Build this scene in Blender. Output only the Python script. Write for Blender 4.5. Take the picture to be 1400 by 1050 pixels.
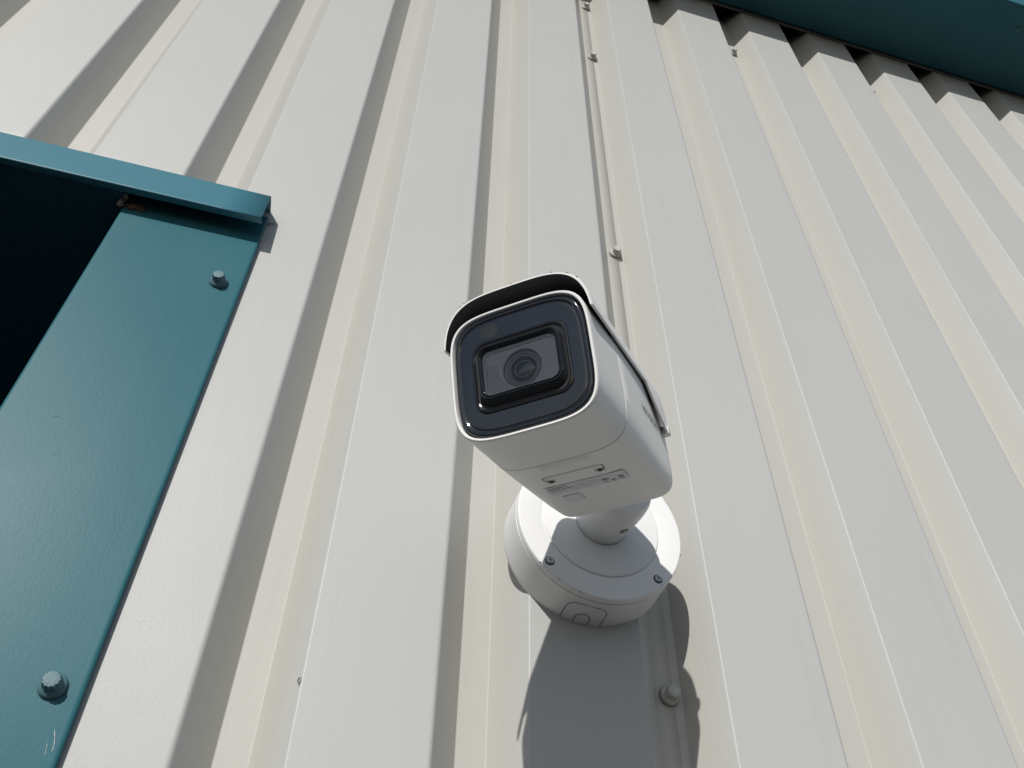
import bpy, bmesh, math, random
from mathutils import Vector, Matrix, noise
random.seed(7)
D2R = math.radians
scene = bpy.context.scene
for o in list(bpy.data.objects):
    bpy.data.objects.remove(o)
col = scene.collection

# ------------------------------------------------------------------ camera, sky, sun, exposure
EYE = 1.60                                   # height of the photographer's eye above the yard
CAM_F, CAM_EL, CAM_YAW, CAM_ROLL = 1130.05, 0.77914, 0.25933, 0.01992
WALL_Y = 0.69628                             # distance eye -> outer face of the cladding
cd = bpy.data.cameras.new('view_camera')
cam = bpy.data.objects.new('view_camera', cd)
col.objects.link(cam)
cd.sensor_width = 36.0
cd.lens = 36.0 * CAM_F / 1400.0
cd.clip_start, cd.clip_end = 0.02, 900.0
fwv = Vector((math.sin(CAM_YAW) * math.cos(CAM_EL), math.cos(CAM_YAW) * math.cos(CAM_EL), math.sin(CAM_EL)))
r0 = Vector((math.cos(CAM_YAW), -math.sin(CAM_YAW), 0))
u0 = r0.cross(fwv)
rv = r0 * math.cos(CAM_ROLL) + u0 * math.sin(CAM_ROLL)
uv_ = -r0 * math.sin(CAM_ROLL) + u0 * math.cos(CAM_ROLL)
cam.matrix_world = Matrix(((rv.x, uv_.x, -fwv.x, 0), (rv.y, uv_.y, -fwv.y, 0), (rv.z, uv_.z, -fwv.z, EYE), (0, 0, 0, 1)))
scene.camera = cam

SUN_M, SUN_S = 0.495, 0.60                    # sunlight runs along (SUN_M, 1, -SUN_S)
sun_el = math.atan2(SUN_S, math.hypot(SUN_M, 1))
sun_az = math.atan2(-SUN_M, -1)
world = bpy.data.worlds.new('World')
scene.world = world
world.use_nodes = True
wn = world.node_tree
sky = wn.nodes.new('ShaderNodeTexSky')
sky.sky_type = 'NISHITA'
sky.sun_disc = False
sky.sun_elevation = sun_el
sky.sun_rotation = sun_az
sky.air_density, sky.dust_density, sky.ozone_density = 1.0, 0.6, 1.6
bg = wn.nodes['Background']
bg.inputs['Strength'].default_value = 0.072
# thin broken cloud over the whole sky, as the dim reflections in the camera glass show
wtc = wn.nodes.new('ShaderNodeTexCoord')
wno = wn.nodes.new('ShaderNodeTexNoise')
wno.inputs['Scale'].default_value = 2.6
wno.inputs['Detail'].default_value = 6.0
wno.inputs['Roughness'].default_value = 0.55
wn.links.new(wtc.outputs['Generated'], wno.inputs['Vector'])
wrp = wn.nodes.new('ShaderNodeValToRGB')
wrp.color_ramp.elements[0].position = 0.48
wrp.color_ramp.elements[1].position = 0.68
wn.links.new(wno.outputs[0], wrp.inputs[0])
wmf = wn.nodes.new('ShaderNodeMath')
wmf.operation = 'MULTIPLY'
wmf.inputs[1].default_value = 0.55
wn.links.new(wrp.outputs[0], wmf.inputs[0])
wmx = wn.nodes.new('ShaderNodeMix')
wmx.data_type = 'RGBA'
wn.links.new(wmf.outputs[0], wmx.inputs[0])
wn.links.new(sky.outputs[0], wmx.inputs[6])
wmx.inputs[7].default_value = (7.5, 7.7, 8.0, 1)
wn.links.new(wmx.outputs[2], bg.inputs[0])
sd = bpy.data.lights.new('sun', 'SUN')
sd.energy = 3.2
sd.angle = D2R(0.5)
sd.color = (1.0, 0.965, 0.915)
sun = bpy.data.objects.new('sun', sd)
col.objects.link(sun)
sun.location = (-4, -6, 6)
sun.rotation_euler = Vector((SUN_M, 1, -SUN_S)).to_track_quat('-Z', 'Y').to_euler()
vs = scene.view_settings
vs.view_transform = 'Standard'
vs.look = 'None'
vs.gamma = 1.0
vs.use_curve_mapping = False
vs.exposure = 0.2
scene.cycles.use_denoising = True

# ------------------------------------------------------------------ materials
def new_mat(name):
    m = bpy.data.materials.new(name)
    m.use_nodes = True
    nt = m.node_tree
    return m, nt, nt.nodes['Principled BSDF']

def N(nt, t, **kw):
    n = nt.nodes.new(t)
    for k, v in kw.items():
        if k in n.inputs:
            n.inputs[k].default_value = v
        else:
            setattr(n, k, v)
    return n

def ramp(nt, src, stops):
    r = nt.nodes.new('ShaderNodeValToRGB')
    while len(r.color_ramp.elements) < len(stops):
        r.color_ramp.elements.new(0.5)
    for e, (p, c) in zip(r.color_ramp.elements, stops):
        e.position = p
        e.color = c if len(c) == 4 else (*c, 1)
    nt.links.new(src, r.inputs[0])
    return r

def mixc(nt, fac, a, b, mode='MIX'):
    m = nt.nodes.new('ShaderNodeMix')
    m.data_type = 'RGBA'
    m.blend_type = mode
    for sock, v in ((m.inputs[0], fac), (m.inputs[6], a), (m.inputs[7], b)):
        if hasattr(v, 'is_linked'):
            nt.links.new(v, sock)
        else:
            sock.default_value = v if not isinstance(v, tuple) else ((*v, 1) if len(v) == 3 else v)
    return m.outputs[2]

def coated_steel(name, base, alt, rough, grain=0.25, trough=None, dirt=(0.30, 0.26, 0.19), dirt_amt=0.25, spec=0.5, fade=None):
    """embossed plastisol / painted sheet: leather grain, faint mottling, run-down dirt"""
    m, nt, b = new_mat(name)
    tc = N(nt, 'ShaderNodeTexCoord')
    obj = tc.outputs['Object']
    n1 = N(nt, 'ShaderNodeTexNoise', Scale=3.2, Detail=5.0, Roughness=0.6)
    nt.links.new(obj, n1.inputs['Vector'])
    r1 = ramp(nt, n1.outputs[0], [(0.35, (0, 0, 0)), (0.68, (1, 1, 1))])
    c = mixc(nt, r1.outputs[0], base, alt)
    if trough:
        sx = N(nt, 'ShaderNodeSeparateXYZ')
        nt.links.new(obj, sx.inputs[0])
        mr = N(nt, 'ShaderNodeMapRange')
        mr.inputs[1].default_value, mr.inputs[2].default_value = 0.001, 0.020
        nt.links.new(sx.outputs[1], mr.inputs[0])
        c = mixc(nt, mr.outputs[0], c, trough)
    mp = N(nt, 'ShaderNodeMapping')
    mp.inputs['Scale'].default_value = (55, 55, 2.2)
    nt.links.new(obj, mp.inputs[0])
    n2 = N(nt, 'ShaderNodeTexNoise', Scale=1.0, Detail=6.0, Roughness=0.65)
    nt.links.new(mp.outputs[0], n2.inputs['Vector'])
    r2 = ramp(nt, n2.outputs[0], [(0.52, (0, 0, 0)), (0.80, (dirt_amt,) * 3)])
    c = mixc(nt, r2.outputs[0], c, dirt)
    # small specks and pin chips
    v = N(nt, 'ShaderNodeTexVoronoi', Scale=24.0)
    nt.links.new(obj, v.inputs['Vector'])
    r3 = ramp(nt, v.outputs['Distance'], [(0.022, (1, 1, 1)), (0.03, (0, 0, 0))])
    n3 = N(nt, 'ShaderNodeTexNoise', Scale=7.0, Detail=2.0)
    nt.links.new(obj, n3.inputs['Vector'])
    r4 = ramp(nt, n3.outputs[0], [(0.60, (0, 0, 0)), (0.64, (0.7,) * 3)])
    mul = N(nt, 'ShaderNodeMath', operation='MULTIPLY')
    nt.links.new(r3.outputs[0], mul.inputs[0])
    nt.links.new(r4.outputs[0], mul.inputs[1])
    c = mixc(nt, mul.outputs[0], c, (0.16, 0.15, 0.13))
    nt.links.new(c, b.inputs['Base Color'])
    rr = N(nt, 'ShaderNodeMapRange')
    rr.inputs[3].default_value, rr.inputs[4].default_value = rough - 0.05, rough + 0.07
    nt.links.new(n1.outputs[0], rr.inputs[0])
    nt.links.new(rr.outputs[0], b.inputs['Roughness'])
    b.inputs['Specular IOR Level'].default_value = spec
    # leather grain
    d0 = N(nt, 'ShaderNodeTexNoise', Scale=90.0, Detail=3.0)
    nt.links.new(obj, d0.inputs['Vector'])
    mv = N(nt, 'ShaderNodeMixRGB')
    mv.blend_type = 'ADD'
    mv.inputs[0].default_value = 0.006
    nt.links.new(obj, mv.inputs[1])
    nt.links.new(d0.outputs['Color'], mv.inputs[2])
    mp2 = N(nt, 'ShaderNodeMapping')
    mp2.inputs['Rotation'].default_value = (0, D2R(24), 0)
    mp2.inputs['Scale'].default_value = (420, 420, 210)
    nt.links.new(mv.outputs[0], mp2.inputs[0])
    g = N(nt, 'ShaderNodeTexNoise', Scale=1.0, Detail=3.0, Roughness=0.55)
    nt.links.new(mp2.outputs[0], g.inputs['Vector'])
    gr = ramp(nt, g.outputs[0], [(0.38, (0, 0, 0)), (0.50, (0.8,) * 3), (0.7, (1, 1, 1))])
    bp = N(nt, 'ShaderNodeBump', Strength=grain, Distance=0.0006)
    nt.links.new(gr.outputs[0], bp.inputs['Height'])
    # oil-canning of thin sheet
    n5 = N(nt, 'ShaderNodeTexNoise', Scale=2.6, Detail=1.0)
    nt.links.new(obj, n5.inputs['Vector'])
    bp2 = N(nt, 'ShaderNodeBump', Strength=0.35, Distance=0.01)
    nt.links.new(n5.outputs[0], bp2.inputs['Height'])
    nt.links.new(bp.outputs[0], bp2.inputs['Normal'])
    nt.links.new(bp2.outputs[0], b.inputs['Normal'])
    return m

def plain(name, base, rough, metallic=0.0, spec=0.5, var=0.06, bump=0.0, scale=60.0):
    m, nt, b = new_mat(name)
    tc = N(nt, 'ShaderNodeTexCoord')
    n1 = N(nt, 'ShaderNodeTexNoise', Scale=scale, Detail=4.0, Roughness=0.6)
    nt.links.new(tc.outputs['Object'], n1.inputs['Vector'])
    lo = tuple(x * (1 - var) for x in base)
    hi = tuple(min(1, x * (1 + var)) for x in base)
    r = ramp(nt, n1.outputs[0], [(0.3, lo), (0.7, hi)])
    nt.links.new(r.outputs[0], b.inputs['Base Color'])
    b.inputs['Roughness'].default_value = rough
    b.inputs['Metallic'].default_value = metallic
    b.inputs['Specular IOR Level'].default_value = spec
    if bump:
        n2 = N(nt, 'ShaderNodeTexNoise', Scale=1400.0, Detail=2.0)
        nt.links.new(tc.outputs['Object'], n2.inputs['Vector'])
        bp = N(nt, 'ShaderNodeBump', Strength=bump, Distance=0.0003)
        nt.links.new(n2.outputs[0], bp.inputs['Height'])
        nt.links.new(bp.outputs[0], b.inputs['Normal'])
    return m

M_wall = coated_steel('off_white_cladding', (0.455, 0.458, 0.444), (0.438, 0.446, 0.435), 0.47, grain=0.07,
                      trough=(0.440, 0.434, 0.404), dirt_amt=0.18, spec=0.42, dirt=(0.33, 0.315, 0.27))
M_teal = coated_steel('teal_coated_steel', (0.026, 0.120, 0.150), (0.032, 0.130, 0.156), 0.40, grain=0.05, spec=0.13,
                      dirt=(0.09, 0.17, 0.18), dirt_amt=0.12)
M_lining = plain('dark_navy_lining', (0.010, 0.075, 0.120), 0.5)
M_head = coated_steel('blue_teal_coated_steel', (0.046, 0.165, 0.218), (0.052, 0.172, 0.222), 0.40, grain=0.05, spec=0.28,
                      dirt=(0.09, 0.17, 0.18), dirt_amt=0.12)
M_teal_cap = plain('teal_plastic', (0.075, 0.155, 0.185), 0.55, var=0.15, bump=0.4, scale=300)
M_white_cap = plain('weathered_white_plastic', (0.45, 0.45, 0.43), 0.6, var=0.2, bump=0.5, scale=350)
M_washer_teal = plain('teal_washer', (0.075, 0.15, 0.175), 0.6, var=0.2)
M_washer = plain('grey_rubber_washer', (0.25, 0.25, 0.24), 0.75, var=0.2)
M_cam = plain('white_powder_coat', (0.800, 0.800, 0.790), 0.45, spec=0.3, var=0.012, bump=0.18)
M_camback = plain('matte_black', (0.010, 0.012, 0.016), 0.65)  # matte black for the shield's inner faces, flank strips and window slopes
M_gap = plain('dark_gap', (0.03, 0.03, 0.03), 0.8)
M_panel = plain('dark_front_panel', (0.011, 0.013, 0.018), 0.09, spec=0.55, var=0.25, scale=35)
M_lamp = plain('faint_lamp_window', (0.020, 0.020, 0.017), 0.11, spec=0.55, var=0.2, scale=60)
M_bezel = plain('black_gloss_bezel', (0.010, 0.011, 0.014), 0.12, spec=0.5)
M_inner = plain('grey_lens_plate', (0.56, 0.585, 0.63), 0.5, spec=0.4, var=0.05)
M_ring = plain('black_lens_ring', (0.27, 0.282, 0.305), 0.35, spec=0.5)
M_lens = plain('dark_lens_glass', (0.035, 0.04, 0.055), 0.10, spec=0.5)
M_rim = plain('grey_anodised_rim', (0.42, 0.42, 0.41), 0.35)
M_red = plain('red_sensor_glint', (0.75, 0.16, 0.12), 0.2)
M_steel = plain('stainless_steel', (0.46, 0.455, 0.44), 0.42, metallic=0.9)
M_dark_steel = plain('dark_socket', (0.05, 0.05, 0.05), 0.5, metallic=0.6)
M_label = plain('silver_label', (0.68, 0.69, 0.71), 0.35, var=0.02)
M_ink = plain('black_ink', (0.035, 0.035, 0.038), 0.6)
M_greyink = plain('grey_ink', (0.27, 0.28, 0.29), 0.6)
M_foam = plain('dark_foam_filler', (0.03, 0.028, 0.026), 0.9)
M_lip = plain('grey_steel_lip', (0.16, 0.15, 0.15), 0.6)
M_rust = plain('rust_and_sealant', (0.085, 0.05, 0.04), 0.9, var=0.6, scale=250)
M_sealant = plain('dirty_sealant', (0.20, 0.19, 0.15), 0.8, var=0.4, scale=300)
M_chip = plain('bare_metal_chip', (0.22, 0.23, 0.23), 0.5, var=0.2, scale=500)
M_scuff = plain('pale_scuff', (0.56, 0.53, 0.49), 0.6, var=0.1, scale=500)
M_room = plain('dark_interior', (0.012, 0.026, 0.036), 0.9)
M_ground = plain('yard_concrete', (0.032, 0.032, 0.032), 0.9, var=0.25, scale=1.3)

def glass_mat():
    m = bpy.data.materials.new('clear_window_glass')
    m.use_nodes = True
    nt = m.node_tree
    nt.nodes.clear()
    out = N(nt, 'ShaderNodeOutputMaterial')
    tr = N(nt, 'ShaderNodeBsdfTransparent')
    tr.inputs[0].default_value = (0.90, 0.91, 0.94, 1)
    gl = N(nt, 'ShaderNodeBsdfGlossy')
    gl.inputs['Roughness'].default_value = 0.03
    fr = N(nt, 'ShaderNodeFresnel', IOR=1.5)
    mx = N(nt, 'ShaderNodeMixShader')
    nt.links.new(fr.outputs[0], mx.inputs[0])
    nt.links.new(tr.outputs[0], mx.inputs[1])
    nt.links.new(gl.outputs[0], mx.inputs[2])
    nt.links.new(mx.outputs[0], out.inputs[0])
    return m
M_glass = glass_mat()

# ------------------------------------------------------------------ mesh helpers
def link(name, me, parent=None, loc=None):
    o = bpy.data.objects.new(name, me)
    col.objects.link(o)
    if parent is not None:
        o.parent = parent
    if loc is not None:
        o.location = loc
    return o

def mesh(name, verts, faces, mats, parent=None, origin=(0, 0, 0), smooth=True, angle=35, fmat=None):
    """verts are world points; origin is the world point of the parent (or of the object itself if top-level)"""
    ox = Vector(origin)
    me = bpy.data.meshes.new(name)
    me.from_pydata([tuple(Vector(v) - ox) for v in verts], [], faces)
    if not isinstance(mats, (list, tuple)):
        mats = [mats]
    for m in mats:
        me.materials.append(m)
    if fmat:
        for p, i in zip(me.polygons, fmat):
            p.material_index = i
    bm = bmesh.new()
    bm.from_mesh(me)
    bmesh.ops.recalc_face_normals(bm, faces=bm.faces)
    bm.to_mesh(me)
    bm.free()
    if smooth:
        me.polygons.foreach_set('use_smooth', [True] * len(me.polygons))
        me.set_sharp_from_angle(angle=D2R(angle))
    o = link(name, me, parent)
    if parent is None:
        o.location = ox
    return o

def grid(rows, closed=False):
    """rows: list of equal-length point lists -> verts, faces"""
    n = len(rows[0])
    verts = [p for r in rows for p in r]
    faces = []
    for i in range(len(rows) - 1):
        for j in range(n if closed else n - 1):
            k = (j + 1) % n
            faces.append((i * n + j, i * n + k, (i + 1) * n + k, (i + 1) * n + j))
    return verts, faces

def merge(parts):
    V, F, G = [], [], []
    for i, p in enumerate(parts):
        v, f = p[0], p[1]
        b = len(V)
        V += list(v)
        F += [tuple(x + b for x in q) for q in f]
        G += [p[2] if len(p) > 2 else 0] * len(f)
    return V, F, G

def box(x0, x1, y0, y1, z0, z1):
    v = [(x, y, z) for z in (z0, z1) for y in (y0, y1) for x in (x0, x1)]
    f = [(0, 2, 3, 1), (4, 5, 7, 6), (0, 1, 5, 4), (2, 6, 7, 3), (0, 4, 6, 2), (1, 3, 7, 5)]
    return v, f

def bevel(o, w, seg=2):
    m = o.modifiers.new('bevel', 'BEVEL')
    m.width = w
    m.segments = seg
    m.limit_method = 'ANGLE'
    m.angle_limit = D2R(40)
    return o

def round_poly(pts, rad, seg=5):
    """round the inner corners of an open 2-D polyline"""
    out = [pts[0]]
    for idx, (a, b, c) in enumerate(zip(pts, pts[1:], pts[2:])):
        a, b, c = Vector(a), Vector(b), Vector(c)
        d1, d2 = (a - b), (c - b)
        l = min(rad[(idx + 1) % len(rad)] if isinstance(rad, tuple) else rad, d1.length * 0.45, d2.length * 0.45)
        p, q = b + d1.normalized() * l, b + d2.normalized() * l
        if d1.length > l * 2.3:
            out.append(tuple(b + d1.normalized() * l * 1.35))
        for i in range(seg + 1):
            t = i / seg
            out.append(tuple((1 - t) ** 2 * p + 2 * t * (1 - t) * b + t * t * q))
        if d2.length > l * 2.3:
            out.append(tuple(b + d2.normalized() * l * 1.35))
    out.append(pts[-1])
    return out

def lathe(profile, center, axis=Vector((0, -1, 0)), n=96, closed_ends=True):
    """profile [(r, h)] about axis through center"""
    axis = axis.normalized()
    a = axis.orthogonal().normalized()
    b = axis.cross(a)
    c = Vector(center)
    rows = []
    for r, h in profile:
        rows.append([tuple(c + axis * h + (a * math.cos(t) + b * math.sin(t)) * r)
                     for t in [2 * math.pi * i / n for i in range(n)]])
    v, f = grid(rows, closed=True)
    if closed_ends:
        f.append(tuple(range(n)))
        f.append(tuple(range(len(v) - n, len(v))))
    return v, f

def thing(name, label, cat, loc, group=None):
    o = bpy.data.objects.new(name, None)
    o.empty_display_size = 0.05
    col.objects.link(o)
    o.location = loc
    o['label'], o['category'] = label, cat
    if group:
        o['group'] = group
    return o

# ------------------------------------------------------------------ ground and the dark room behind the doorway
gv = [(-300, -300, 0), (300, -300, 0), (300, 300, 0), (-300, 300, 0)]
g = mesh('ground', gv, [(0, 1, 2, 3)], M_ground)
g['kind'] = 'structure'

PITCH, CROWN = 0.2, 0.1148
L0 = -0.2788                     # right-hand edge of crown 0
DEP, RUN_R, RUN_L = 0.040, 0.0280, 0.0285
Y0 = WALL_Y                      # outer face of the crowns
Z_EAVE = EYE + 2.3125
DOOR_X0, DOOR_X1 = -1.55, -0.322
DOOR_TOP = EYE + 0.889

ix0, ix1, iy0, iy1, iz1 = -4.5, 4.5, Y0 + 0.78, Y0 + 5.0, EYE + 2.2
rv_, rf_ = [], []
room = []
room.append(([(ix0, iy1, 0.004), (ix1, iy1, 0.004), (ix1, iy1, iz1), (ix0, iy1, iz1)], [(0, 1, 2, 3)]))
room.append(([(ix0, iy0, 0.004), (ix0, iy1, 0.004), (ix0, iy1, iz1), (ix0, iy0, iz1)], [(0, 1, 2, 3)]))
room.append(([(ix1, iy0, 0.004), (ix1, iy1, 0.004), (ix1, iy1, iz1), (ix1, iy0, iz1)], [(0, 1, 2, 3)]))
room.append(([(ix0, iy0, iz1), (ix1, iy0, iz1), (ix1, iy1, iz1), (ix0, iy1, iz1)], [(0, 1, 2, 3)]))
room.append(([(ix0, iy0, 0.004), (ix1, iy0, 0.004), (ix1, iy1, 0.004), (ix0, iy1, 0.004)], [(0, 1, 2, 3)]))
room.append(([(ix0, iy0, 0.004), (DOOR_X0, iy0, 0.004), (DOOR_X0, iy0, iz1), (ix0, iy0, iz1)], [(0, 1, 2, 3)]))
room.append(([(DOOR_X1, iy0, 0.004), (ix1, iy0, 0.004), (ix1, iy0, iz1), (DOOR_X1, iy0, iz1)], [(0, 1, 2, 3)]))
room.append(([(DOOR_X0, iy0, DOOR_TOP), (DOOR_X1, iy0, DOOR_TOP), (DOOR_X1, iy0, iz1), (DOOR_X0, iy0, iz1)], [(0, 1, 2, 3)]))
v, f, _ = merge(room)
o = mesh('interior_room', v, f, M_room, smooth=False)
o['kind'] = 'structure'

# ------------------------------------------------------------------ cladding wall
wall = thing('cladding_wall', 'off-white box-profile metal wall with vertical ribs behind the white camera', 'wall', (0, Y0, 0))

def profile(x_from, x_to):
    """cross-section (x, y) of the cladding between two x positions"""
    k0 = math.floor((x_from - L0) / PITCH) - 1
    k1 = math.ceil((x_to - L0) / PITCH) + 1
    pts = []
    for k in range(k0, k1 + 1):
        e = L0 + PITCH * k
        pts += [(e - CROWN, 0.0), (e, 0.0), (e + RUN_R, DEP), (e + PITCH - CROWN - RUN_L, DEP)]
    pts = round_poly(pts, (0.0010, 0.0027, 0.0010, 0.0008), 5)   # crown left, crown right, two feet
    out = []
    for a, b in zip(pts, pts[1:]):
        for t in (0.0,):
            out.append(a)
    out.append(pts[-1])
    def cut(lst, x, left):
        res = []
        for a, b in zip(lst, lst[1:]):
            if (a[0] <= x <= b[0]):
                t = (x - a[0]) / max(1e-9, b[0] - a[0])
                p = (x, a[1] + (b[1] - a[1]) * t)
                if left:
                    res.append(p)
                    res.append(b)
                else:
                    res.append(a)
                    res.append(p)
                    return res
            elif (a[0] > x) == left or (not left):
                res.append(b if left else a)
        return res
    out = cut(out, x_from, True)
    out = cut(out, x_to, False)
    clean = [out[0]]
    for p in out[1:]:
        if abs(p[0] - clean[-1][0]) + abs(p[1] - clean[-1][1]) > 1e-6:
            clean.append(p)
    return clean

def ripple(x, z):
    return 0.0006 * noise.noise(Vector((x * 2.6, z * 0.9, 3.1))) + 0.0004 * noise.noise(Vector((x * 9, z * 2.3, 7.7)))
LAP = 0.3690                     # where one sheet ends in the trough right of the camera
def strip(xa, xb, za, zb, dy, nz, hole=None):
    pr = profile(xa, xb)
    rows = []
    zs = [za + (zb - za) * i / nz for i in range(nz + 1)]
    if hole:
        zs = sorted(zs + [DOOR_TOP + 0.02])
    for z in zs:
        row = []
        for j, (x, y) in enumerate(pr):
            w = ripple(x, z)
            row.append((x + w * 0.4, Y0 + y + dy + w, z))
        rows.append(row)
    v, f = grid(rows)
    if hole:
        f = [q for q in f if not (sum(v[i][0] for i in q) / 4 < hole and sum(v[i][2] for i in q) / 4 < DOOR_TOP + 0.02)]
    return v, f
ztop = Z_EAVE + 0.05
def lap_z(z):
    return z
sheets = [
    [(-3.0, DOOR_X0, 0.02, ztop, 0.0, 24)],
    [(DOOR_X0, LAP - 1.0, DOOR_TOP + 0.02, ztop, 0.0, 14)],
    [(LAP - 1.0 - 0.02, LAP, 0.02, ztop, -0.0007, 40, DOOR_X1 + 0.03)],
    [(LAP - 0.022, LAP + 1.0, 0.02, ztop, 0.0, 36)],
    [(LAP + 1.0 - 0.022, LAP + 2.0, 0.02, ztop, -0.0007, 30)],
    [(LAP + 2.0 - 0.022, LAP + 4.0, 0.02, ztop, 0.0, 20)],
]
for s in sheets:
    v, f, _ = merge([strip(*a) for a in s])
    o = mesh('cladding_sheet', v, f, M_wall, wall, (0, Y0, 0), angle=50)
    m = o.modifiers.new('thickness', 'SOLIDIFY')
    m.thickness = 0.0006
    m.offset = 0
# the dark closing sheet of the building behind the cladding (liner), seen only through gaps
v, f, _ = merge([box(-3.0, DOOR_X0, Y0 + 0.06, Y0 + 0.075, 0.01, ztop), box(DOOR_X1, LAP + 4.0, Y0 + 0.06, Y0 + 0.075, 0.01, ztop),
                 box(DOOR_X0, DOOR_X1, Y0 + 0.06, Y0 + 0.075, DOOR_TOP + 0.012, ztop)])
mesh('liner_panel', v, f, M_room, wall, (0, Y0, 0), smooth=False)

# screws: scalloped cap on a flanged washer; axis = -Y, base at local origin
def screw_meshes(cap_mat, tag):
    n = 48
    def row(rf, h):
        return [(rf(t) * math.cos(t), -h, rf(t) * math.sin(t)) for t in [2 * math.pi * i / n for i in range(n)]]
    sc = lambda r, d: (lambda t: r - d * (0.5 + 0.5 * math.cos(12 * t)) ** 2)
    cst = lambda r: (lambda t: r)
    rows = [row(cst(0.0098), 0.0026), row(cst(0.0100), 0.0034), row(cst(0.0093), 0.0044), row(cst(0.0080), 0.0050),
            row(sc(0.0075, 0.0), 0.0056), row(sc(0.0072, 0.0007), 0.0068), row(sc(0.0070, 0.0009), 0.0120), row(sc(0.0064, 0.0007), 0.0130),
            row(cst(0.0040), 0.0133), row(cst(0.0004), 0.0131)]
    v, f = grid(rows, True)
    me = bpy.data.meshes.new('screw')
    me.from_pydata(v, [], f + [tuple(range(len(v) - n, len(v)))])
    me.materials.append(cap_mat)
    me.polygons.foreach_set('use_smooth', [True] * len(me.polygons))
    rows = [row(cst(0.0104), -0.0005), row(cst(0.0108), 0.0008), row(cst(0.0106), 0.0022), row(cst(0.0098), 0.0030), row(cst(0.004), 0.0031)]
    v, f = grid(rows, True)
    mw = bpy.data.meshes.new('washer')
    mw.from_pydata(v, [], f)
    mw.materials.append(M_washer_teal if tag == 't' else M_washer)
    mw.polygons.foreach_set('use_smooth', [True] * len(mw.polygons))
    for q in (me, mw):
        bm = bmesh.new(); bm.from_mesh(q)
        bmesh.ops.recalc_face_normals(bm, faces=bm.faces)
        bm.to_mesh(q); bm.free()
        q.set_sharp_from_angle(angle=D2R(38))
    return me, mw
SC_white = screw_meshes(M_white_cap, 'w')
SC_teal = screw_meshes(M_teal_cap, 't')
def put_screw(pair, parent, porig, pos, tilt=(0, 0, 0), s=1.0):
    a = link('screw', pair[0], parent, tuple(Vector(pos) - Vector(porig)))
    a.rotation_euler = tilt
    a.scale = (s, s, s)
    link('washer', pair[1], a)
    return a
FL = Y0 + DEP
for (x, z, sc_) in ((0.3632, 0.360, 1.0), (0.3637, 1.094, 1.0), (0.3661, 1.826, 1.0), (0.3654, 2.112, 1.0), (0.7640, 2.102, 1.0), (1.164, 2.102, 1.0), (1.564, 2.102, 1.0)):
    put_screw(SC_white, wall, (0, Y0, 0), (x, FL - 0.0016, EYE + z), (random.uniform(-.06, .06), random.uniform(0, 6.2), random.uniform(-.06, .06)), sc_)

# ------------------------------------------------------------------ door surround (teal flashings)
door = thing('door_surround', 'teal steel jamb and head flashing round the dark doorway at the left', 'door frame', (DOOR_X1, Y0, 0))
DO = (DOOR_X1, Y0, 0)
JY = Y0 - 0.0085
def jamb(xl, xr, ztop_, sgn):
    # open section: return into the reveal, rounded nose, face, rounded hem, return to the wall
    pr = [(xl, JY + 0.775), (xl, JY), (xr, JY), (xr - 0.0015, Y0 - 0.0006)]
    pr = round_poly(pr, 0.0035, 5)
    pr = [(x if sgn > 0 else DOOR_X0 + DOOR_X1 - x, y) for x, y in pr]
    rows = []
    for i in range(41):
        z = 0.01 + (ztop_ - 0.01) * i / 40
        rows.append([(x + 0.0005 * noise.noise(Vector((x * 3, z * 1.6, 1))), y + 0.0007 * noise.noise(Vector((x * 7, z * 2.6, 5))) * (1 if abs(y - JY) < 0.006 else 0), z) for x, y in pr])
    return grid(rows)
v, f = jamb(DOOR_X1, -0.1535, EYE + 0.917, 1)
jo = mesh('jamb_flashing', v, f, M_teal, door, DO, angle=60)
m = jo.modifiers.new('thickness', 'SOLIDIFY'); m.thickness = 0.0009; m.offset = 0
v, f = jamb(DOOR_X1, -0.1535, EYE + 0.917, -1)
jl = mesh('jamb_flashing', v, f, M_teal, door, DO, angle=60)
m = jl.modifiers.new('thickness', 'SOLIDIFY'); m.thickness = 0.0009; m.offset = 0
for x, z in ((-0.1800, 0.770), (-0.1770, 0.2755), (-0.1785, -0.22), (-0.1785, -0.72), (-0.1785, -1.22)):
    put_screw(SC_teal, door, DO, (x, JY - 0.0004, EYE + z), (random.uniform(-.05, .05), random.uniform(0, 6.2), random.uniform(-.05, .05)))
# head flashing: front face, hemmed lip underneath, top flange running back to the wall
LY = Y0 - 0.037
ZB, ZT = EYE + 0.8765, EYE + 0.9335
pr = [(LY + 0.0105, ZB + 0.0065), (LY + 0.0105, ZB - 0.0005), (LY, ZB - 0.0015), (LY + 0.0060, ZT), (Y0 + 0.02, ZT + 0.010)]
pr = round_poly(pr, 0.0022, 4)
xs = [DOOR_X0 - 0.166 + (-0.1555 - (DOOR_X0 - 0.166)) * i / 30 for i in range(31)]
rows = [[(x, y, z + 0.0006 * noise.noise(Vector((x * 3, 2, 2)))) for y, z in pr] for x in xs]
v, f = grid(rows)
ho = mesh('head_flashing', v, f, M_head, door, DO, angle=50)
m = ho.modifiers.new('thickness', 'SOLIDIFY'); m.thickness = 0.0010; m.offset = 0
# soffit lining of the doorway head
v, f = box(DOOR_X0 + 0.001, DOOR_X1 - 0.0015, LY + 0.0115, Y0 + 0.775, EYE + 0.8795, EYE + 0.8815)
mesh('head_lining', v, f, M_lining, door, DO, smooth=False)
# threshold
v, f = box(DOOR_X0 + 0.002, DOOR_X1 - 0.002, Y0 - 0.02, Y0 + 0.770, 0.006, 0.02)
mesh('threshold', v, f, M_lip, door, DO, smooth=False)
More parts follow.
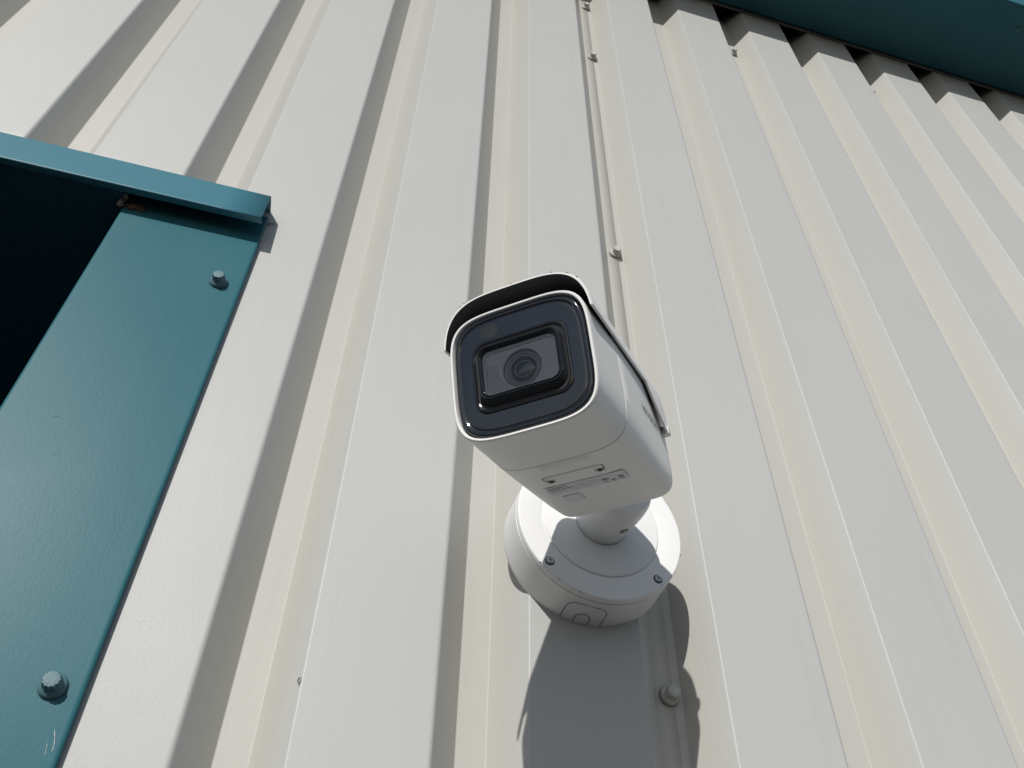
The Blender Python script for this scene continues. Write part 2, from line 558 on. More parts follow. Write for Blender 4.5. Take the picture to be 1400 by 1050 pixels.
# rusty cut corner with a lump of old sealant where jamb and head meet
def blob(name, c, rx, ry, rz, mat, parent, org, seed=0, n=3):
    bm = bmesh.new()
    bmesh.ops.create_icosphere(bm, subdivisions=n, radius=1.0)
    for vv in bm.verts:
        k = 1 + 0.42 * noise.noise(vv.co * 1.9 + Vector((seed, 0, 0))) + 0.2 * noise.noise(vv.co * 5 + Vector((0, seed, 0)))
        vv.co = Vector((c[0] + vv.co.x * rx * k, c[1] + vv.co.y * ry * k, c[2] + vv.co.z * rz * k)) - Vector(org)
    me = bpy.data.meshes.new(name)
    bm.to_mesh(me); bm.free()
    me.materials.append(mat)
    me.polygons.foreach_set('use_smooth', [True] * len(me.polygons))
    return link(name, me, parent)
blob('rust_patch', (DOOR_X1 + 0.013, JY - 0.001, EYE + 0.8745), 0.013, 0.003, 0.0065, M_rust, door, DO, 3)
blob('sealant', (DOOR_X1 - 0.003, JY - 0.003, EYE + 0.8755), 0.0035, 0.004, 0.009, M_sealant, door, DO, 9)
blob('sealant', (DOOR_X1 + 0.001, JY - 0.008, EYE + 0.8805), 0.0022, 0.006, 0.004, M_sealant, door, DO, 4)
# sliver of torn edge at the end of the head flashing
v = [(-0.1553, Y0 - 0.004, EYE + 0.911), (-0.1470, Y0 - 0.0035, EYE + 0.9135), (-0.1440, Y0 - 0.003, EYE + 0.9125), (-0.1475, Y0 - 0.003, EYE + 0.9115), (-0.1553, Y0 - 0.003, EYE + 0.9075)]
o = mesh('torn_sliver', v, [(0, 1, 2, 3, 4)], M_sealant, door, DO, smooth=False)
m = o.modifiers.new('thickness', 'SOLIDIFY'); m.thickness = 0.001

# ------------------------------------------------------------------ eaves gutter
EY0, EY1 = 0.4724, 0.6905
gut = thing('eaves_gutter', 'dark teal boxed eaves gutter along the top of the metal wall', 'gutter', (0, EY1, Z_EAVE))
GO = (0, EY1, Z_EAVE)
xa, xb = -3.0, LAP + 4.0
pr = round_poly([(EY0 + 0.02, Z_EAVE + 0.175), (EY0, Z_EAVE + 0.17), (EY0, Z_EAVE), (EY1, Z_EAVE), (EY1, Z_EAVE + 0.19)], 0.004, 4)
xs = [xa + (xb - xa) * i / 40 for i in range(41)]
v, f = grid([[(x, y, z) for y, z in pr] for x in xs])
o = mesh('gutter_trough', v, f, M_teal, gut, GO, angle=60)
m = o.modifiers.new('thickness', 'SOLIDIFY'); m.thickness = 0.0012; m.offset = 0
v, f = box(xa, xb, EY1 + 0.002, EY1 + 0.0045, Z_EAVE - 0.012, Z_EAVE + 0.05)
mesh('drip_lip', v, f, M_lip, gut, GO, smooth=False)
v, f = box(xa, xb, EY1 + 0.006, Y0 + 0.055, Z_EAVE + 0.052, Z_EAVE + 0.10)
mesh('foam_filler', v, f, M_foam, gut, GO, smooth=False)
put = link('screw', SC_teal[0], gut, (1.56, -0.16, 0.0))
put.rotation_euler = (D2R(90), 0, 0)
put.scale = (0.6,) * 3

# ------------------------------------------------------------------ security camera
BX, BZ, BR, BT = 0.2676, EYE + 0.4899, 0.0868, 0.050
secam = thing('security_camera', 'white bullet security camera with round mounting base bolted to the ribbed wall', 'security camera', (BX, Y0, BZ))
SO = (BX, Y0, BZ)
cB = Vector((BX, Y0, BZ))
OUT = Vector((0, -1, 0))
# base: junction box, cover plate, swivel ring
v, f = lathe([(0.0885, -0.0005), (0.0890, 0.0008), (0.0888, 0.004), (0.0876, 0.0418), (0.0868, 0.0424), (0.080, 0.0424)], cB, OUT, 160)
base = mesh('junction_box', v, f, M_cam, secam, SO, angle=40)
v, f = lathe([(0.0868, 0.0432), (0.0875, 0.0434), (0.0874, 0.0480), (0.0869, 0.0493), (0.0858, 0.0500), (0.0640, 0.0502), (0.0632, 0.0499), (0.0628, 0.0490), (0.02, 0.0490)], cB, OUT, 160)
cover = mesh('cover_plate', v, f, M_cam, secam, SO, angle=30)
v, f = lathe([(0.0620, 0.0485), (0.0619, 0.0500), (0.0612, 0.0507), (0.0600, 0.0509), (0.01, 0.0511)], cB, OUT, 128)
swiv = mesh('swivel_ring', v, f, M_cam, secam, SO, angle=30)
chip_specs = []
# recessed socket screws of the cover
def sub(name, v, f, mat, parent, angle=35):
    return mesh(name, v, f, mat, parent, SO, angle=angle)
for ang in (45, 135, 225, 315):
    p = cB + Vector((math.cos(D2R(ang)), 0, math.sin(D2R(ang)))) * 0.0784
    v, f = lathe([(0.0046, 0.0490), (0.0047, 0.05045), (0.0040, 0.0506), (0.0038, 0.0503)], p, OUT, 32)
    s = sub('screw', v, f, M_dark_steel, cover)
    v, f = lathe([(0.0039, 0.0500), (0.0038, 0.0514), (0.0032, 0.0519), (0.0016, 0.0519), (0.00155, 0.0509)], p, OUT, 24)
    # sits in the same recess: joined into the screw
    me = s.data
    bm = bmesh.new(); bm.from_mesh(me)
    me2 = bpy.data.meshes.new('tmp'); me2.from_pydata([tuple(Vector(q) - Vector(SO)) for q in v], [], f)
    nf = len(bm.faces)
    bm.from_mesh(me2)
    bm.faces.ensure_lookup_table()
    for q in bm.faces[nf:]:
        q.material_index = 1
    bm.to_mesh(me); bm.free()
    me.materials.append(M_steel)
# specks of knocked-off paint along the rim of the cover
for ang, sz in ((-138, 0.0012), (-107, 0.0009), (-15, 0.0009), (-122, 0.0006)):
    rim_p = cB + OUT * 0.0494 + Vector((math.cos(D2R(ang)), 0, math.sin(D2R(ang)))) * 0.0870
    chip_specs.append((rim_p, sz))
# cable knock-out on the underside of the junction box: two U-shaped grooves
def on_box(ang, h, lift):
    r = 0.0888 - (0.0888 - 0.0876) * (h - 0.004) / 0.0378 + lift
    return cB + OUT * h + Vector((math.cos(ang), 0, math.sin(ang))) * r
def u_groove(a0, half, h0, h1, w):
    rr = half
    pts = [(-half, h0)]
    n = 14
    rc = half * 0.0885
    rad = min(rc, 0.012)
    loc = [(-rc, h0), (-rc, h1 - rad)] + [(-rc + rad - rad * math.cos(t), h1 - rad + rad * math.sin(t)) for t in [math.pi / 2 * i / 8 for i in range(1, 9)]]
    loc += [(-x, h) for x, h in reversed(loc)]
    rows = []
    for i, (x, h) in enumerate(loc):
        a = loc[max(0, i - 1)]; b = loc[min(len(loc) - 1, i + 1)]
        t = Vector((b[0] - a[0], b[1] - a[1])).normalized()
        nn = Vector((-t.y, t.x)) * w / 2
        rows.append([on_box(a0 + (x + sgn * nn.x) / 0.0885, h + sgn * nn.y, 0.0004) for sgn in (-1, 1)])
    return grid(rows)
KA = D2R(-97)
for half, h1 in ((0.0205 / 0.0885, 0.0335), (0.0075 / 0.0885, 0.0185)):
    v, f = u_groove(KA, half, 0.003, h1, 0.0007)
    sub('knockout_groove', v, f, M_gap, base)

# body frame (position, aim and size solved from the photograph)
BK = 0.9737                      # size of the body for the distance its shadow fixes
bC = Vector((0.11395679 * BK, 0.40608443 * BK, EYE + 0.43643674 * BK))
bF = Vector((-0.61853954, -0.72138448, -0.31146954)).normalized()
bR = Vector((0.76309667, -0.64599792, -0.01923973)).normalized()
bU = Vector((-0.18732943, -0.2495819, 0.95006134)).normalized()
A, B, NEXP, S1, LEN, K1, K2 = 0.057, 0.05398, 4.4665, 0.06156, 0.2099, 1.028, 0.9834
def BP(x, u, s):
    return bC + (bR * x + bU * u - bF * s) * BK
def sect_pts(a, b, n=NEXP, cnt=144):
    fine = []
    for i in range(4000):
        t = 2 * math.pi * i / 4000
        c, s = math.cos(t), math.sin(t)
        fine.append((a * math.copysign(abs(c) ** (2 / n), c), b * math.copysign(abs(s) ** (2 / n), s)))
    acc = [0]
    for p, q in zip(fine, fine[1:] + fine[:1]):
        acc.append(acc[-1] + math.hypot(q[0] - p[0], q[1] - p[1]))
    out, j = [], 0
    for i in range(cnt):
        d = acc[-1] * i / cnt
        while acc[j + 1] < d:
            j += 1
        out.append(fine[j])
    return out
UNIT = sect_pts(A, B)
UNIT_REAR = sect_pts(A, B, 7.5)
def off_scale(inset):
    return (A - inset) / A, (B - inset) / B
def brow(inset, s, k=1.0):
    ka, kb = off_scale(inset)
    t = min(1.0, max(0.0, (s - 0.05) / 0.13))
    return [tuple(BP((x + (xr - x) * t) * ka * k, (u + (ur - u) * t) * kb * k, s)) for (x, u), (xr, ur) in zip(UNIT, UNIT_REAR)]
def kk(s):
    if s <= S1:
        return 1 + (K1 - 1) * (s / S1)
    t = (s - S1) / (LEN - S1)
    return K1 + (K2 - K1) * t ** 1.35
def capped(rows, cap0=False, cap1=False):
    v, f = grid(rows, True)
    n = len(rows[0])
    if cap0: f.append(tuple(range(n)))
    if cap1: f.append(tuple(range(len(v) - n, len(v))))
    return v, f
rows = [brow(0.0026, 0.007), brow(0.0025, 0.0006), brow(0.0022, -0.0008), brow(0.0016, -0.0011), brow(0.0008, -0.0010), brow(0.0002, -0.0002), brow(0.0, 0.0010), brow(0.0, 0.003)]
rows += [brow(0, s, kk(s)) for s in (0.02, 0.04, 0.056, 0.0606)] + [brow(0.0004, 0.0610, kk(0.061)), brow(0.002, 0.0610, kk(0.061))]
v, f = capped(rows)
front_shell = mesh('front_shell', v, f, M_cam, secam, SO, angle=40)
rows = [brow(0.003, 0.0619, kk(S1)), brow(0.0004, 0.0619, kk(S1)), brow(0, 0.0624, kk(S1))]
rows += [brow(0, s, kk(s)) for s in (0.08, 0.10, 0.12, 0.14, 0.16, 0.18, 0.195, LEN - 0.006)]
rows += [brow(0.0003, LEN - 0.0022, kk(LEN)), brow(0.0011, LEN - 0.0006, kk(LEN)), brow(0.0030, LEN, kk(LEN)), brow(0.02, LEN + 0.0008, kk(LEN))]
v, f = capped(rows, False, True)
rear_shell = mesh('rear_shell', v, f, M_cam, secam, SO, angle=40)
rows = [brow(0.0022, 0.055, kk(0.055)), brow(0.0022, 0.068, kk(0.068))]
v, f = capped(rows)
mesh('seam_gasket', v, f, M_gap, secam, SO)
# glossy dark front panel with rounded edge
rows = [brow(0.0032, 0.0060), brow(0.0033, 0.0030), brow(0.0038, 0.0014), brow(0.0047, 0.0005), brow(0.0060, 0.0003), brow(0.0071, 0.0009), brow(0.0077, 0.0014), brow(0.0082, 0.0014), brow(0.0088, 0.0011), brow(0.0100, 0.0011), brow(0.0126, 0.0011)]
def rrect(hx, hy, r, cx=0, cy=0, cnt=len(UNIT)):
    """rounded rectangle sampled at the same angles as the body section"""
    out = []
    for x, u in UNIT:
        ang = math.atan2(u / B * hy, x / A * hx)
        dx, dy = math.cos(ang), math.sin(ang)
        # march to the boundary of the rounded box
        lo, hi = 0, 0.2
        for _ in range(40):
            mid = (lo + hi) / 2
            px, py = abs(dx * mid), abs(dy * mid)
            qx, qy = px - (hx - r), py - (hy - r)
            sdf = math.hypot(max(qx, 0), max(qy, 0)) + min(max(qx, qy), 0) - r
            if sdf > 0: hi = mid
            else: lo = mid
        out.append((cx + dx * lo, cy + dy * lo))
    return out
def rrow(hx, hy, r, s, cx=0, cy=0):
    return [tuple(BP(x, u, s)) for x, u in rrect(hx, hy, r, cx, cy)]
WC = -0.0012
rows += [rrow(0.0392, 0.0306, 0.0120, 0.0011, 0, WC)]
v, f = capped(rows)
panel = mesh('front_panel', v, f, M_panel, secam, SO, angle=50)
vv = [tuple(BP(-0.0225 + 0.0075 * math.cos(t), 0.0372 + 0.0062 * math.sin(t), 0.00098)) for t in [2 * math.pi * i / 40 for i in range(40)]]
mesh('infrared_lamp', vv, [tuple(range(40))], M_lamp, panel, SO, smooth=False)
# raised window surround
rows = [rrow(0.0392, 0.0306, 0.0120, 0.0012, 0, WC), rrow(0.0384, 0.0298, 0.0118, 0.0004, 0, WC), rrow(0.0374, 0.0288, 0.0114, 0.0002, 0, WC), rrow(0.0362, 0.0270, 0.0108, 0.0012, 0, WC), rrow(0.0350, 0.0250, 0.010, 0.0014, 0, WC),
        rrow(0.0336, 0.0226, 0.0090, -0.0036, 0, -0.0004), rrow(0.0328, 0.0217, 0.0086, -0.0044, 0, -0.0004), rrow(0.0320, 0.0209, 0.0080, -0.0042, 0, -0.0004),
        rrow(0.0314, 0.0203, 0.0076, -0.0034, 0, -0.0004), rrow(0.0308, 0.0197, 0.0072, -0.0040, 0, -0.0004), rrow(0.0302, 0.0191, 0.0068, -0.0036, 0, -0.0004), rrow(0.0298, 0.0187, 0.0064, -0.0020, 0, -0.0004)]
v, f = capped(rows)
nn_ = len(UNIT)
wsur = mesh('window_surround', v, f, [M_bezel, M_camback], secam, SO, angle=25, fmat=[1 if k // nn_ in (3, 4) else 0 for k in range(len(f))])
rows = [rrow(0.0299, 0.0188, 0.0064, -0.0022, 0, -0.0004), rrow(0.02, 0.012, 0.004, -0.0022, 0, -0.0004), rrow(0.001, 0.001, 0.0005, -0.0022, 0, -0.0004)]
v, f = capped(rows, False, True)
mesh('window_glass', v, f, M_glass, secam, SO, angle=50)
# recess behind the glass
rows = [rrow(0.0298, 0.0187, 0.0064, -0.0016, 0, -0.0004), rrow(0.0296, 0.0185, 0.0062, -0.0012, 0, -0.0004), rrow(0.0294, 0.0183, 0.0060, -0.0008, 0, -0.0004)]
v, f = capped(rows)
mesh('recess_wall', v, f, M_ring, secam, SO, angle=30)
def lring(profile_, name, mat, parent, c=(0.0, 0.0), n=72, ends=True):
    vv, ff = lathe([(r, -s) for r, s in profile_], BP(c[0], c[1], 0), bF, n, ends)
    return mesh(name, vv, ff, mat, parent, SO, angle=30)
LC = (0.0009, -0.0022)
rows = [rrow(0.0294, 0.0183, 0.0060, -0.0008, 0, -0.0004), rrow(0.0280, 0.0169, 0.0050, -0.0007, 0, -0.0004), rrow(0.0276, 0.0165, 0.0048, 0.0004, 0, -0.0004), rrow(0.0156, 0.0156, 0.01555, 0.0004, LC[0], LC[1]), rrow(0.0155, 0.0155, 0.01545, 0.0040, LC[0], LC[1])]
v, f = capped(rows)
mesh('lens_plate', v, f, M_inner, secam, SO, angle=30)
lens = lring([(0.0156, 0.0030), (0.0155, 0.0010), (0.0150, 0.0006), (0.0145, 0.0009), (0.0142, 0.0024), (0.0130, 0.0028), (0.0128, 0.0022), (0.0123, 0.0022), (0.0120, 0.0030), (0.0112, 0.0034), (0.0110, 0.0029), (0.0107, 0.0029), (0.0105, 0.0042), (0.0080, 0.0054)], 'lens_barrel', M_ring, secam, LC, ends=False)
lring([(0.0110, 0.0028), (0.01065, 0.0026), (0.0102, 0.0029)], 'lens_rim', M_rim, lens, LC, ends=False)
lring([(0.0104, 0.0046), (0.0092, 0.0038), (0.0078, 0.0031), (0.006, 0.0026), (0.004, 0.0022), (0.002, 0.0020), (0.0004, 0.00195)], 'lens_element', M_lens, lens, LC)
lring([(0.0068, 0.0028), (0.0066, 0.0025), (0.0062, 0.0026)], 'lens_rim', M_rim, lens, LC, ends=False)
for k, (x, y) in enumerate(((0.0026, -0.0044), (0.0018, -0.0022), (0.0036, -0.0022))):
    vv, ff = lathe([((0.0006, 0.0003, 0.0004)[k], -0.0020), (0.0002, -0.0016), (0.0001, -0.0015)], BP(x, y, 0), bF, 12)
    mesh('lens_glint', vv, ff, M_red if k == 0 else M_label, lens, SO)
# arcs of the ridged baffle beside the lens
for i in range(7):
    r = 0.0185 + 0.0016 * i
    row_a, row_b = [], []
    for j in range(41):
        t = D2R(165 + 70 * j / 40)
        x, y = r * math.cos(t), r * math.sin(t)
        if abs(x) < 0.0268 and -0.0165 < y < 0.016:
            row_a.append(tuple(BP(x, y, 0.0005)))
            row_b.append(tuple(BP(x * (1 + 0.0004 / r), y * (1 + 0.0004 / r), 0.0001)))
    if len(row_a) > 3:
        v, f = grid([row_a, row_b])
        mesh('baffle_ridge', v, f, M_ring, lens, SO)

# maintenance hatch outline and its two screws on the belly
UB = -B
def belly_u(x, s):
    k = kk(s)
    xx = min(0.999, abs(x) / (A * k))
    return -B * k * (1 - xx ** 7.5) ** (1 / 7.5)
def belly(x, s, lift=0.0003):
    lift += 0.00025
    return BP(x, belly_u(x, s) - lift, s)
def ribbon(pts, w, lift=0.0003):
    rows = []
    for i, (x, s) in enumerate(pts):
        a = pts[max(0, i - 1)]; b = pts[min(len(pts) - 1, i + 1)]
        t = Vector((b[0] - a[0], b[1] - a[1])).normalized()
        nn = Vector((-t.y, t.x)) * w / 2
        rows.append([tuple(belly(x - nn.x, s - nn.y, lift)), tuple(belly(x + nn.x, s + nn.y, lift))])
    return grid(rows)
hp = round_poly([(-0.0225, 0.0975), (-0.0262, 0.0950), (-0.0262, 0.0885), (0.0240, 0.0885), (0.0244, 0.0960), (0.0225, 0.0985)], 0.0028, 5)
v, f = ribbon(hp, 0.0007)
mesh('hatch_groove', v, f, M_gap, rear_shell, SO)
for sx in (-0.0225, 0.0195):
    hp = [(sx + 0.0036 * math.cos(t), 0.1000 + 0.0036 * math.sin(t)) for t in [D2R(a) for a in range(150, 420, 15)]]
    v, f = ribbon(hp, 0.0006)
    mesh('hatch_groove', v, f, M_gap, rear_shell, SO)
    pc = belly(sx, 0.1004, 0.0)
    v, f = lathe([(0.0022, 0.0), (0.0021, 0.0004), (0.0012, 0.0005), (0.0010, 0.0002)], pc, -bU, 20)
    mesh('hatch_screw', v, f, M_dark_steel, rear_shell, SO)
# rating label and blank sticker
def patch(x0, x1, s0, s1, lift, nx=6, ns=2):
    rows = [[tuple(belly(x0 + (x1 - x0) * i / nx, s0 + (s1 - s0) * j / ns, lift)) for i in range(nx + 1)] for j in range(ns + 1)]
    return grid(rows)
v, f = patch(-0.0338, 0.0345, 0.1125, 0.1345, 0.00012)
lab = mesh('rating_label', v, f, M_label, rear_shell, SO)
v, f = patch(-0.0290, -0.0130, 0.1410, 0.1610, 0.00012)
mesh('blank_sticker', v, f, M_label, rear_shell, SO)

def text_obj(name, body, size, origin, xdir, ydir, mat, parent, bold=0.0, align='LEFT', shape=None):
    c = bpy.data.curves.new(name, 'FONT')
    c.body = body
    c.size = size
    c.offset = bold
    c.align_x = align
    c.resolution_u = 3
    o = bpy.data.objects.new(name, c)
    col.objects.link(o)
    bpy.context.view_layer.update()
    me = bpy.data.meshes.new_from_object(o.evaluated_get(bpy.context.evaluated_depsgraph_get()))
    bpy.data.objects.remove(o)
    bpy.data.curves.remove(c)
    for vv in me.vertices:
        p = vv.co
        q = shape(p.x, p.y) if shape else Vector(origin) + xdir * p.x + ydir * p.y
        vv.co = Vector(q) - Vector(SO)
    me.materials.append(mat)
    return link(name, me, parent)
def label_text(name, s_, x, s, size, mat, bold=0.0):
    return text_obj(name, s_, size, None, None, None, mat, lab, bold, 'LEFT', lambda px, py: belly(x + px, s - py, 0.00028))
label_text('maker_print', 'HIKVISION', -0.0325, 0.1182, 0.0036, M_ink, 0.00008)
# illegible small print: rows of short dashes
def dashes(x0, x1, s, h, mat, seed, lo=0.0008, hi=0.003):
    rnd = random.Random(seed)
    parts, x = [], x0
    while x < x1:
        w = rnd.uniform(lo, hi)
        parts.append(patch(x, min(x1, x + w), s - h / 2, s + h / 2, 0.00028, 1, 1))
        x += w + rnd.uniform(0.0005, 0.0009)
    V, F, _ = merge(parts)
    return mesh('small_print', V, F, mat, lab, SO, smooth=False)
dashes(-0.0325, -0.0095, 0.1216, 0.0013, M_ink, 1)
dashes(-0.0110, 0.0105, 0.1180, 0.0004, M_greyink, 2)
dashes(-0.0070, 0.0120, 0.1215, 0.0004, M_greyink, 3)
dashes(-0.0325, 0.0110, 0.1252, 0.0004, M_greyink, 4)
dashes(-0.0325, 0.0040, 0.1280, 0.0004, M_greyink, 5)
# CE mark from arcs, warning triangle, bin bar
def arc(cx, cs, r, a0, a1, w):
    return ribbon([(cx + r * math.cos(D2R(a)), cs - r * math.sin(D2R(a))) for a in range(a0, a1 + 1, 12)], w, 0.00028)
parts = [arc(0.0165, 0.1290, 0.0024, 60, 300, 0.0007), arc(0.0228, 0.1290, 0.0024, 60, 300, 0.0007), ribbon([(0.0206, 0.1290), (0.0236, 0.1290)], 0.0006, 0.00028)]
V, F, _ = merge(parts)
mesh('conformity_mark', V, F, M_ink, lab, SO, smooth=False)
parts = [ribbon([(0.0125, 0.1245), (0.0160, 0.1200)], 0.0006, 0.00028), ribbon([(0.0160, 0.1200), (0.0195, 0.1245)], 0.0006, 0.00028), ribbon([(0.0125, 0.1243), (0.0195, 0.1243)], 0.0006, 0.00028), ribbon([(0.0148, 0.1232), (0.0158, 0.1240)], 0.0006, 0.00028), ribbon([(0.0158, 0.1240), (0.0176, 0.1222)], 0.0006, 0.00028)]
V, F, _ = merge(parts)
mesh('compliance_mark', V, F, M_ink, lab, SO, smooth=False)
parts = [patch(0.0268, 0.0318, 0.1290, 0.1300, 0.00028, 2, 1), ribbon([(0.0276, 0.1212), (0.0312, 0.1270)], 0.0005, 0.00028), ribbon([(0.0312, 0.1212), (0.0276, 0.1270)], 0.0005, 0.00028), ribbon([(0.0274, 0.1222), (0.0280, 0.1268), (0.0308, 0.1268), (0.0314, 0.1222)], 0.0005, 0.00028)]
V, F, _ = merge(parts)
mesh('bin_mark', V, F, M_ink, lab, SO, smooth=False)
# maker's name on the flank
def flank(px, py):
    s, u = 0.1215 + px, -0.0045 + py
    k = kk(s)
    x = A * k * (1 - min(0.999, abs(u) / (B * k)) ** NEXP) ** (1 / NEXP)
    return BP(x + 0.00025, u, s)
text_obj('maker_print', 'HIKVISION', 0.0108, None, None, None, M_greyink, rear_shell, 0.0001, 'LEFT', flank)

# neck between swivel ring and body
p0 = cB + OUT * 0.0508
v, f = lathe([(0.0267, 0.0), (0.0268, 0.001), (0.0276, 0.010), (0.0290, 0.022), (0.0305, 0.034), (0.0312, 0.044), (0.0312, 0.054), (0.029, 0.062), (0.015, 0.068)], p0, OUT, 96)
neck = mesh('neck', v, f, M_cam, secam, SO, angle=50)
v, f = lathe([(0.0278, -0.0003), (0.0277, 0.0002), (0.0266, 0.0003)], p0, OUT, 72, False)
mesh('neck_gasket', v, f, M_greyink, neck, SO)
def neck_screw():
    ang, h = D2R(-68), 0.0290
    d = Vector((math.cos(ang), 0, math.sin(ang)))
    pc = p0 + OUT * h + d * 0.0299
    nrm = (d - OUT * 0.12).normalized()
    parts = [(*lathe([(0.0042, -0.001), (0.0042, 0.0003), (0.0036, 0.0004), (0.0034, -0.0004)], pc, nrm, 28), 0),
             (*lathe([(0.0031, -0.001), (0.0030, 0.0006), (0.0024, 0.0009), (0.0014, 0.0009), (0.0013, 0.0003)], pc, nrm, 24), 1)]
    V, F, G = merge(parts)
    mesh('screw', V, F, [M_dark_steel, M_steel], neck, SO, fmat=G)
neck_screw()

# sun shield
SA, SB, SN = 0.0622, 0.0716, 3.8
def shield_edge(s):
    if s < 0.142: return 0.0312
    if s < 0.190: return 0.0312 - 0.030 * ((s - 0.142) / 0.048) ** 0.8
    return 0.0012
def shield_row(s, inset, drop=0.0):
    a, b = SA - inset, SB - inset
    u0_ = shield_edge(s) - drop
    x0_ = a * (1 - (max(u0_, 0) / b) ** SN) ** (1 / SN)
    t0 = math.atan2((max(u0_, 0.0001) / b) ** (SN / 2), (x0_ / a) ** (SN / 2))
    pts = []
    n = 60
    for i in range(n + 1):
        t = t0 + (math.pi - 2 * t0) * i / n
        c, sn = math.cos(t), math.sin(t)
        pts.append((a * math.copysign(abs(c) ** (2 / SN), c), b * abs(sn) ** (2 / SN)))
    return [tuple(BP(x, u, s)) for x, u in pts]
ss = [-0.0012, 0.0004, 0.0016, 0.03, 0.06, 0.09, 0.12, 0.142, 0.150, 0.158, 0.166, 0.174, 0.182, 0.190, 0.196, 0.200]
outer = [shield_row(s, 0.0007 if i in (0, len(ss) - 1) else 0.0) for i, s in enumerate(ss)]
inner = [shield_row(s, 0.0019) for s in ss]
vo, fo = grid(outer)
vi, fi = grid(inner)
n = len(outer[0])
V = vo + vi
F = list(fo) + [tuple(q + len(vo) for q in x) for x in fi]
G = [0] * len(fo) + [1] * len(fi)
def stitch(ia, ib):
    F.append((ia, ib, ib + len(vo), ia + len(vo)))
    G.append(0)
for j in range(n - 1):
    stitch(j, j + 1)
    stitch((len(ss) - 1) * n + j, (len(ss) - 1) * n + j + 1)
for i in range(len(ss) - 1):
    stitch(i * n, (i + 1) * n)
    stitch(i * n + n - 1, (i + 1) * n + n - 1)
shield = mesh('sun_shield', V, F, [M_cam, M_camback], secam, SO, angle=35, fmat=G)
parts = []
def local_box(x0, x1, u0__, u1, s0, s1):
    vv = [tuple(BP(x, u, s)) for s in (s0, s1) for u in (u0__, u1) for x in (x0, x1)]
    ff = [(0, 2, 3, 1), (4, 5, 7, 6), (0, 1, 5, 4), (2, 6, 7, 3), (0, 4, 6, 2), (1, 3, 7, 5)]
    return vv, ff
for sx in (-1, 0, 1):  # centre rail carries the shield; black flank strips added to darken the gap
    x0_, x1_, u0_, u1_ = (-0.012, 0.012, 0.050, 0.0694) if sx == 0 else (*sorted((sx * 0.0535, sx * 0.0596)), 0.031, 0.040)
    v, f = local_box(x0_, x1_, u0_, u1_, 0.05, 0.1975 if sx else 0.16)
    mesh('rail_and_gap_strip', v, f, M_camback, secam, SO, smooth=False)
# small stop at the rear lower corner of the shield on each flank
for sx in (-1, 1):
    xx = sorted((sx * 0.0560, sx * 0.0632))
    v, f = local_box(xx[0], xx[1], -0.0010, 0.0075, 0.1925, 0.2012)
    o = mesh('shield_stop', v, f, M_cam, shield, SO, angle=30)
    bevel(o, 0.0012)
# chipped paint along the front edge of the shield
rnd = random.Random(11)
for t in (0.30, 0.335, 0.36, 0.50, 0.63, 0.72, 0.80):
    row = shield_row(-0.0006, -0.0001)
    i = int(t * (len(row) - 1))
    p = Vector(row[len(row) - 1 - i])
    o = blob('paint_chip', p, 0.0007 + rnd.random() * 0.0010, 0.0005, 0.0003, M_chip, shield, SO, i, 1)

for k, (rp, sz) in enumerate(chip_specs):
    blob('paint_chip', rp, sz, 0.0006, 0.0007, M_gap, cover, SO, 30 + k, 1)

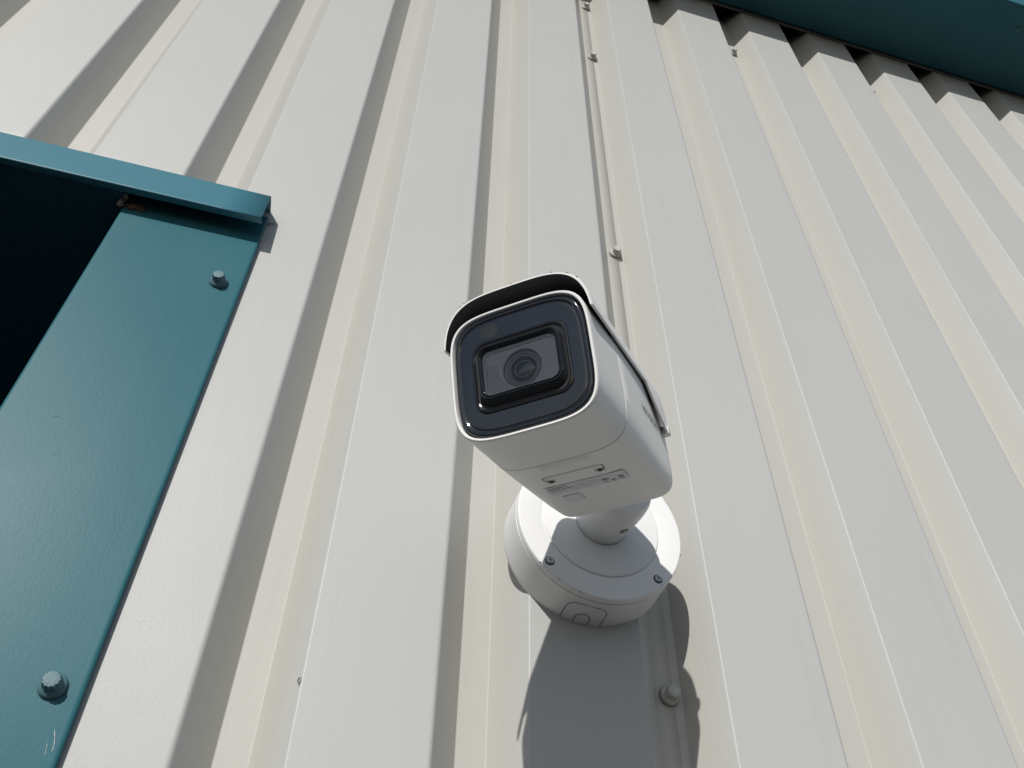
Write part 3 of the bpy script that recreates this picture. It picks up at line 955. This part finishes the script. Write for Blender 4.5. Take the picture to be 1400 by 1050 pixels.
# ------------------------------------------------------------------ small marks on the wall
def mark(x, z, w, h, mat, seed, y=0.0, name='paint_chip', ang=0.0):
    rnd = random.Random(seed)
    pts = []
    for i in range(9):
        t = 2 * math.pi * i / 9
        k = rnd.uniform(0.75, 1.15)
        a, b = w * math.cos(t) * k, h * math.sin(t) * k
        qx, qz = x + a * math.cos(ang) - b * math.sin(ang), z + a * math.sin(ang) + b * math.cos(ang)
        pts.append((qx, Y0 - 0.0007 + ripple(qx, qz) - 0.00045 + y, qz))
    o = mesh(name, pts, [tuple(range(9))], mat, wall, (0, Y0, 0), smooth=False)
    return o

mark(0.0047, EYE + 0.3095, 0.0009, 0.0030, M_chip, 2, 0.0, ang=-0.15)
mark(0.0041, EYE + 0.3095, 0.0012, 0.0034, M_ink, 2, 0.0001, ang=-0.15)
for k in range(7):
    mark(-0.1285 + 0.006 * math.sin(k * 2.1), EYE + 0.3389 + 0.005 * math.cos(k * 1.3), 0.0012 + 0.0006 * (k % 3), 0.0008 + 0.0005 * (k % 2), M_scuff, 20 + k, 0.0, 'paint_scuff', k * 0.7)
for k in range(5):
    t = k / 4
    mark(-0.1057 + 0.0062 * t, EYE + 0.3848 - 0.0134 * t, 0.0004, 0.0018, M_scuff, 40 + k, 0.0, 'paint_scuff', 0.4)
mark(-0.134, EYE + 0.2351, 0.0008, 0.0005, M_scuff, 50, 0.0, 'paint_scuff')

def scratch(pts, w, mat):
    rows = []
    for k, (x, z) in enumerate(pts):
        a, b = pts[max(0, k - 1)], pts[min(len(pts) - 1, k + 1)]
        t = Vector((b[0] - a[0], b[1] - a[1])).normalized()
        ww = w * (0.35 + 0.65 * abs(math.sin(k * 2.3 + x * 900)))
        rows.append([(x - t.y * ww, JY - 0.0010, EYE + z + t.x * ww), (x + t.y * ww, JY - 0.0010, EYE + z - t.x * ww)])
    v, f = grid(rows)
    mesh('paint_scratch', v, f, mat, jo, DO, smooth=False)
scratch([(-0.1640 + 0.0040 * math.sin(k / 16 * 1.7), 0.2440 - 0.0155 * k / 16) for k in range(17)], 0.00022, M_scuff)
scratch([(-0.1650 + 0.0015 * k / 8, 0.2335 - 0.008 * k / 8) for k in range(9)], 0.00015, M_scuff)
scratch([(-0.2755 + 0.0065 * k / 10, 0.5325 - 0.0012 * math.sin(k / 10 * 3)) for k in range(11)], 0.00022, M_lining)
scratch([(-0.2590 + 0.0045 * k / 10, 0.4880 + 0.0010 * math.sin(k / 10 * 5)) for k in range(11)], 0.00020, M_lining)
